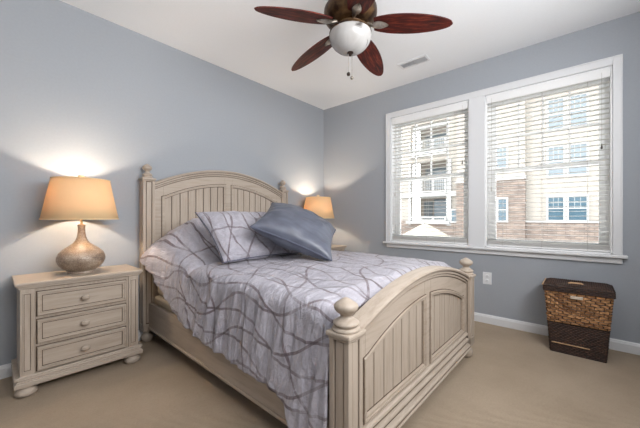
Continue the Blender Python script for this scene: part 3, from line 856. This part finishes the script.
# ------------------------------------------------------------------ nightstands
def nightstand(label, loc, rz):
    t = thing('nightstand', label, 'nightstand', loc, rz, 'matching three drawer nightstands')
    D = 0.407
    b = MB()
    b.box(-0.320, 0.320, -0.372, -0.006, 0.118, 0.664)
    b.box(-0.3455, 0.3455, -0.392, -0.004, 0.10, 0.12)
    body = b.build('carcass', M['woodv'], t, bevel=0.003)
    # top: moulded slab
    b = MB()
    def slabp(o0, z0, z1): b.box(-0.3445 + o0, 0.3445 - o0, -D + o0, 0, z0, z1)
    slabp(0.0, 0.678, 0.696); slabp(0.007, 0.668, 0.679); slabp(0.016, 0.655, 0.669)
    b.build('table_top', M['woodh'], t, bevel=0.005, seg=3)
    # base moulding, stepped
    b = MB()
    for (o0, z0, z1) in ((0.0, 0.060, 0.088), (0.006, 0.087, 0.098), (0.012, 0.097, 0.110), (0.019, 0.109, 0.124)):
        b.box(-0.346 + o0, 0.346 - o0, -D + o0 - 0.002, -0.004, z0, z1)
    b.build('base_molding', M['woodh'], t, bevel=0.004)
    yf = -0.372
    for s in (-1, 1):
        b = MB()
        x0, x1 = sorted((s * 0.256, s * 0.320))
        b.box(x0, x1, yf - 0.012, yf + 0.002, 0.124, 0.655)
        bb = b.build('pilaster', M['woodv'], t, bevel=0.002)
        q = MB(); a, c = x0 + 0.011, x1 - 0.011
        q.ring([(a, 0.145), (c, 0.145), (c, 0.63), (a, 0.63)], [(a + 0.006, 0.151), (c - 0.006, 0.151), (c - 0.006, 0.624), (a + 0.006, 0.624)], yf - 0.017, yf - 0.011)
        q.ring([(a + 0.006, 0.151), (c - 0.006, 0.151), (c - 0.006, 0.624), (a + 0.006, 0.624)], [(a + 0.0085, 0.1535), (c - 0.0085, 0.1535), (c - 0.0085, 0.6215), (a + 0.0085, 0.6215)], yf - 0.0135, yf - 0.011, 1)
        q.build('pilaster_molding', [M['woodv'], M['glaze']], bb, bevel=0.0015)
    for (z0, z1) in ((0.479, 0.628), (0.306, 0.453), (0.135, 0.281)):
        x0, x1 = -0.244, 0.238
        b = MB(); b.box(x0, x1, yf - 0.012, yf + 0.002, z0, z1)
        def rl(o): return [(x0 + o, z0 + o), (x1 - o, z0 + o), (x1 - o, z1 - o), (x0 + o, z1 - o)]
        d = b.build('drawer', M['woodh'], t, bevel=0.003)
        q = MB()
        q.ring(rl(0.002), rl(0.012), yf - 0.024, yf - 0.011); q.ring(rl(0.012), rl(0.022), yf - 0.0175, yf - 0.011); q.ring(rl(0.022), rl(0.0262), yf - 0.0135, yf - 0.011, 1)
        q.build('drawer_molding', [M['woodh'], M['glaze']], d, bevel=0.002)
        g = MB(); g.ring([(x0 - 0.005, z0 - 0.005), (x1 + 0.005, z0 - 0.005), (x1 + 0.005, z1 + 0.005), (x0 - 0.005, z1 + 0.005)], rl(-0.0005), yf - 0.0015, yf + 0.001)
        g.build('drawer_gap', M['glaze'], d)
        k = MB(); k.lathe([(0.012, 0), (0.009, 0.006), (0.010, 0.013), (0.017, 0.019), (0.0198, 0.025), (0.0185, 0.031), (0.012, 0.036), (0.0, 0.0375)], 22, sx=1.2)
        ko = k.build('knob', M['woodh'], d, smooth=True, angle=60)
        ko.location = (-0.005, yf - 0.011, (z0 + z1) / 2); ko.rotation_euler = (PI / 2, 0, 0)
    for (x, y) in ((-0.292, -0.366), (0.285, -0.366), (-0.292, -0.06), (0.285, -0.06)):
        k = MB(); k.lathe([(0.032, 0), (0.046, 0.006), (0.053, 0.018), (0.052, 0.030), (0.044, 0.040), (0.036, 0.044), (0.034, 0.050), (0.040, 0.055), (0.040, 0.060)], 28)
        fo = k.build('bun_foot', M['woodh'], t, smooth=True, angle=60); fo.location = (x, y, 0)
    return t
n1 = nightstand('antique white three drawer nightstand left of the bed, fully in view', (-2.987, -0.03, 0), -0.02)
n2 = copy_tree(n1)
n2.location = (-0.385, -0.06, 0); n2.rotation_euler = (0, 0, 0)
n2['label'] = 'nightstand in the corner right of the bed, mostly hidden behind the bed'

# ------------------------------------------------------------------ lamps
def lamp(label, loc):
    t = thing('table_lamp', label, 'lamp', loc, 0, 'lit table lamps on the nightstands')
    b = MB()
    b.lathe([(0.078, 0.0), (0.080, 0.006), (0.076, 0.016), (0.082, 0.020), (0.108, 0.038), (0.131, 0.064), (0.142, 0.094), (0.141, 0.118), (0.130, 0.146), (0.108, 0.170), (0.078, 0.192), (0.052, 0.212), (0.036, 0.234),
             (0.027, 0.260), (0.0225, 0.290), (0.021, 0.325), (0.024, 0.345), (0.020, 0.350)], 40)
    b.build('lamp_base', M['ceramic'], t, smooth=True, angle=60)
    b = MB(); b.lathe([(0.0075, 0.35), (0.0075, 0.40), (0.016, 0.402), (0.018, 0.44), (0.014, 0.445)], 16); b.build('socket', M['brass'], t, smooth=True)
    b = MB()
    pts = [(-0.0, 0.672)]
    b.tube([(0.0, 0, 0.40), (0.055, 0, 0.45), (0.062, 0, 0.53), (0.04, 0, 0.63), (0.0, 0, 0.676)], 0.0022, 6)
    b.tube([(0.0, 0, 0.40), (-0.055, 0, 0.45), (-0.062, 0, 0.53), (-0.04, 0, 0.63), (0.0, 0, 0.676)], 0.0022, 6)
    b.build('harp', M['brass'], t, smooth=True)
    z0, z1, r0, r1 = 0.389, 0.672, 0.224, 0.170
    b = MB(); n = 56
    b.lathe([(r0, z0), (r0 - (r0 - r1) * 0.5, (z0 + z1) / 2), (r1, z1)], n, caps=False)
    s = b.build('lamp_shade', M['shade'], t, smooth='all', fix=True)
    md = s.modifiers.new('thickness', 'SOLIDIFY'); md.thickness = 0.0022
    for (r, z) in ((r0, z0), (r1, z1)):
        b = MB()
        b.lathe([(r - 0.003, z - 0.004), (r + 0.0022, z - 0.004), (r + 0.0022, z + 0.004), (r - 0.003, z + 0.004), (r - 0.003, z - 0.004)], n, caps=False)
        b.build('shade_rim', M['shade'], s, smooth=True)
    b = MB(); b.lathe([(0.008, z1 - 0.006), (0.011, z1 - 0.006), (0.011, z1 + 0.002), (0.008, z1 + 0.002), (0.008, z1 - 0.006)], 16, caps=False)
    for k in range(3):
        a = k * 2 * PI / 3; b.tube([(0.008 * math.cos(a), 0.008 * math.sin(a), z1 - 0.004), (r1 * math.cos(a), r1 * math.sin(a), z1 - 0.002)], 0.002, 6)
    b.build('shade_spider', M['brass'], s, smooth=True)
    b = MB(); b.lathe([(0.0, 0.664), (0.020, 0.668), (0.024, 0.676), (0.008, 0.681), (0.010, 0.690), (0.019, 0.694), (0.019, 0.704), (0.008, 0.708), (0.0, 0.709)], 20); b.build('finial', M['brass'], t, smooth=True)
    b = MB(); b.lathe([(0.012, 0.445), (0.014, 0.46), (0.026, 0.485), (0.031, 0.51), (0.027, 0.535), (0.014, 0.552), (0.0, 0.556)], 20)
    b.build('light_bulb', M['bulb'], t, smooth='all')
    return t
l1 = lamp('large lit table lamp with crackled round base on the left nightstand', (-2.987, -0.238, 0.696))
l2 = copy_tree(l1); l2.location = (-0.405, -0.245, 0.696)
l2['label'] = 'lit table lamp in the far corner, partly hidden by the throw pillow'
for o in (l1, l2):
    d = bpy.data.lights.new('lamp_light', 'POINT'); d.energy = 25; d.color = (1.0, 0.85, 0.67); d.shadow_soft_size = 0.035
    p = bpy.data.objects.new('lamp_light', d); COL.objects.link(p); p.parent = o; p.location = (0, 0, 0.555)

# ------------------------------------------------------------------ laundry hamper
hm = thing('laundry_hamper', 'woven wicker laundry hamper with golden upper band below the right window', 'hamper', (-0.215, -2.945, 0))
def hamper_shell(z0, z1, y_of_z, d, rows_h, strand, amp, dark):
    # woven rectangular wall: strands run round the basket, alternately over and under
    def f(fu, fv):
        z = z0 + (z1 - z0) * fv
        wy, wx = y_of_z(z), d
        per = [(-wx, -wy), (wx, -wy), (wx, wy), (-wx, wy)]
        Ls = [2 * wx, 2 * wy, 2 * wx, 2 * wy]; tot = sum(Ls)
        s = fu * tot; i = 0; ss = s
        while i < 3 and ss > Ls[i]: ss -= Ls[i]; i += 1
        p, q = Vector(per[i]), Vector(per[(i + 1) % 4])
        pt = p + (q - p) * (ss / Ls[i])
        nrm = Vector(((q - p).y, -(q - p).x)).normalized()
        ed = min(ss, Ls[i] - ss)
        row = (z - z0) / rows_h
        ph = math.floor(row) % 2
        prof = math.sqrt(max(0.0, 1 - ((row - math.floor(row)) * 2 - 1) ** 2))
        ov = abs(math.sin(PI * (s / strand + 0.5 * ph)))
        h = amp * (0.35 + 0.65 * ov) * prof * min(1, ed / 0.008) + amp * 0.25 * noise.noise(Vector((s * 40, z * 60, 1)))
        pt = pt + nrm * h
        return (pt.x, pt.y, z)
    def uvf(fu, fv):
        wy = y_of_z(z0); tot = 4 * (d + wy)
        return (fu * tot, z0 + (z1 - z0) * fv - z0)
    m = MB(); m.grid(f, 420, int((z1 - z0) / rows_h * 7), uvfn=uvf); return m
HY = lambda z: 0.167 + (0.205 - 0.167) * z / 0.5
hamper_shell(0.0, 0.243, HY, 0.158, 0.013, 0.03, 0.006, True).build('lower_band', M['weave_dark'], hm, smooth='all')
hamper_shell(0.243, 0.500, lambda z: HY(z) - 0.007, 0.152, 0.0215, 0.052, 0.014, False).build('upper_band', M['weave_light'], hm, smooth='all')
q = MB(); q.box(-0.15, 0.15, -0.155, 0.155, 0.004, 0.012); q.build('bottom_panel', M['weave_dark'], hm)
# lid: woven skirt and gently domed top
lid = hamper_shell(0.492, 0.540, lambda z: 0.214, 0.166, 0.012, 0.03, 0.005, True)
def ltop(fu, fv):
    x, y = (fu * 2 - 1) * 0.168, (fv * 2 - 1) * 0.216
    e = min(1 - abs(fu * 2 - 1), 1 - abs(fv * 2 - 1))
    return (x, y, 0.538 + 0.014 * sm(e * 6) + 0.0025 * math.sin(fv * 2 * PI * 16) * math.sin(fu * 2 * PI * 13))
lid.grid(ltop, 110, 130, uvfn=lambda a, c: (c * 0.43, a * 0.33))
lo = lid.build('lid', M['weave_dark'], hm, smooth='all')
q = MB(); q.tube([(-0.05, -0.035, 0.551), (-0.05, -0.022, 0.558), (-0.05, 0.042, 0.558), (-0.05, 0.055, 0.551)], 0.008, 10); q.build('lid_handle', M['bamboo'], lo, smooth=True)
q = MB(); q.box(-0.186, -0.168, -0.035, 0.040, 0.454, 0.474); q.build('front_tab', M['tab'], hm, bevel=0.003)
q = MB(); q.tube([(-0.167, 0.158, 0.080), (-0.167, -0.075, 0.080)], 0.0045, 8); q.build('cane_rod', M['bamboo'], hm, smooth=True)
q = MB(); q.tube([(-0.16, 0.2195, 0.54), (0.15, 0.2195, 0.54)], 0.005, 8); q.build('lid_edging', M['bamboo'], lo, smooth=True)

# ------------------------------------------------------------------ ceiling fan
FX, FY = -1.743, -1.74
fan = thing('ceiling_fan', 'five blade mahogany ceiling fan with white glass bowl light', 'ceiling fan', (FX, FY, H))
def Zr(z): return z - H
b = MB(); b.lathe([(0.075, Zr(2.74)), (0.076, Zr(2.725)), (0.068, Zr(2.70)), (0.045, Zr(2.675)), (0.02, Zr(2.665))], 32); b.build('canopy', M['bronze'], fan, smooth=True)
b = MB(); b.lathe([(0.014, Zr(2.67)), (0.014, Zr(2.62))], 16); b.build('downrod', M['darkmetal'], fan, smooth=True)
b = MB(); b.lathe([(0.03, Zr(2.64)), (0.06, Zr(2.632)), (0.12, Zr(2.615)), (0.172, Zr(2.585)), (0.186, Zr(2.56)), (0.188, Zr(2.53)), (0.180, Zr(2.50)), (0.160, Zr(2.475)), (0.13, Zr(2.458)), (0.10, Zr(2.448)), (0.06, Zr(2.446))], 44)
b.build('motor_housing', M['bronze'], fan, smooth=True)
b = MB(); b.lathe([(0.10, Zr(2.448)), (0.095, Zr(2.43)), (0.11, Zr(2.415)), (0.148, Zr(2.405)), (0.150, Zr(2.395)), (0.14, Zr(2.392))], 40); b.build('light_fitter', M['bronze'], fan, smooth=True)
b = MB(); b.lathe([(0.145, Zr(2.398)), (0.149, Zr(2.385)), (0.147, Zr(2.362)), (0.138, Zr(2.336)), (0.122, Zr(2.312)), (0.098, Zr(2.290)), (0.068, Zr(2.274)), (0.034, Zr(2.265)), (0.0, Zr(2.263))], 44)
b.build('glass_bowl', M['alabaster'], fan, smooth='all')
b = MB(); b.lathe([(0.022, Zr(2.266)), (0.022, Zr(2.258)), (0.012, Zr(2.250)), (0.008, Zr(2.240)), (0.0, Zr(2.236))], 20); b.build('bowl_finial', M['darkmetal'], fan, smooth=True)
for (dx, dy, zl) in ((-0.014, 0.006, 2.115), (0.012, -0.006, 2.095)):
    b = MB(); b.tube([(dx, dy, Zr(2.252)), (dx, dy, Zr(zl))], 0.0013, 6); c = b.build('pull_chain', M['pewter'], fan)
    b = MB(); b.lathe([(0.0, Zr(zl - 0.020)), (0.009, Zr(zl - 0.017)), (0.013, Zr(zl - 0.006)), (0.009, Zr(zl + 0.003)), (0.0, Zr(zl + 0.006))], 14, dx, dy); b.build('chain_pendant', M['pewter'] if dx > 0 else M['darkmetal'], c, smooth='all')
# one blade along +x, then copies
RT, R0 = 0.68, 0.165
def blade_w(k): # half width along the leaf
    return 0.083 * (max(0.0, math.sin(PI * min(1, 0.12 + 0.88 * k ** 0.9))) ** 0.5 if k < 1 else 0)
def drp(x): return -0.072 * ((x - 0.1) / 0.6)
TW = math.radians(-11)
def blade_pt(k, c, dz=0):
    x = R0 + (RT - R0) * k; y = blade_w(k) * c
    return (x, y * math.cos(TW), Zr(2.452) + drp(x) + y * math.sin(TW) + dz)
b = MB(); nk = 36
b.grid(lambda a, c: blade_pt(a, c * 2 - 1, 0.004), nk, 8); b.grid(lambda a, c: blade_pt(a, c * 2 - 1, -0.004), nk, 8)
for c in (-1, 1):
    b.grid(lambda a, q: blade_pt(a, c, 0.004 - 0.008 * q), nk, 1)
b.grid(lambda a, q: blade_pt(0, a * 2 - 1, 0.004 - 0.008 * q), 8, 1)
bl0 = b.build('fan_blade', M['blade'], fan, smooth=True, angle=40)
b = MB()   # leaf shaped iron under the blade root
def leaf(a, c, dz):
    x = 0.150 + 0.115 * a; wv_ = 0.029 * (math.sin(PI * min(1, a ** 0.75)) ** 0.8 if 0 < a < 1 else 0) + (0.007 if a < 0.12 else 0)
    y = wv_ * (c * 2 - 1)
    return (x, y, Zr(2.452) + drp(x) + y * math.sin(TW) - 0.010 - 0.010 * (1 - (c * 2 - 1) ** 2) * math.sin(PI * a) + dz)
b.grid(lambda a, c: leaf(a, c, 0), 20, 8); b.grid(lambda a, c: leaf(a, c, 0.006), 20, 8)
b.tube([(0.105, 0, Zr(2.462)), (0.135, 0, Zr(2.444)), (0.17, 0, Zr(2.442) + drp(0.17)), (0.255, 0, Zr(2.437) + drp(0.255))], [0.016, 0.014, 0.009, 0.003], 10)
b.build('blade_iron', M['pewter'], bl0, smooth=True, angle=50)
for k in range(5):
    o = bl0 if k == 0 else copy_tree(bl0, fan)
    o.rotation_euler = (0, 0, 2.715 - k * 2 * PI / 5)

# ------------------------------------------------------------------ vent, outlet
vt = thing('ceiling_vent', 'white rectangular air vent on the ceiling beside the fan', 'vent', (-0.445, -1.635, H))
b = MB(); b.ring([(-0.155, -0.07), (0.155, -0.07), (0.155, 0.07), (-0.155, 0.07)], [(-0.135, -0.045), (0.135, -0.045), (0.135, 0.045), (-0.135, 0.045)], 0, 1)
b.v = [(p[2], p[0], -0.007 * p[1]) for p in b.v]
b.build('vent_frame', M['plate'], vt, bevel=0.002)
for s in (-1, 1):
    b = MB()
    for k in range(8):
        x = -0.045 + 0.0125 * k
        tl = s * 0.0045
        b.prism([(x, -0.004 - tl), (x + 0.009, -0.004 + tl), (x + 0.009, -0.0028 + tl), (x, -0.0028 - tl)], 'y', min(s * 0.004, s * 0.136), max(s * 0.004, s * 0.136))
    b.v = [(p[0], p[1], min(p[2], -0.0005)) for p in b.v]
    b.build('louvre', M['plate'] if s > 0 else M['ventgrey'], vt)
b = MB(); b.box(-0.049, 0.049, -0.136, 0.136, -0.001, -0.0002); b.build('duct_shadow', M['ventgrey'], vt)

ot = thing('wall_outlet', 'white electrical outlet on the grey wall beside the footboard post', 'outlet', (0, -2.235, 0.465))
b = MB(); b.box(-0.006, -0.0005, -0.041, 0.041, -0.062, 0.062); pl = b.build('cover_plate', M['plate'], ot, bevel=0.003)
for z in (-0.024, 0.024):
    b = MB(); b.lathe([(0.017, 0), (0.017, 0.003), (0.015, 0.0042)], 24)
    s_ = b.build('socket', M['plate'], ot, smooth=True); s_.rotation_euler = (0, -PI / 2, 0); s_.location = (-0.005, 0, z)
    for y in (-0.006, 0.006):
        c = MB(); c.box(-0.0100, -0.0088, y - 0.0012, y + 0.0012, z + 0.000, z + 0.009); so = c.build('slot', M['slot'], pl)
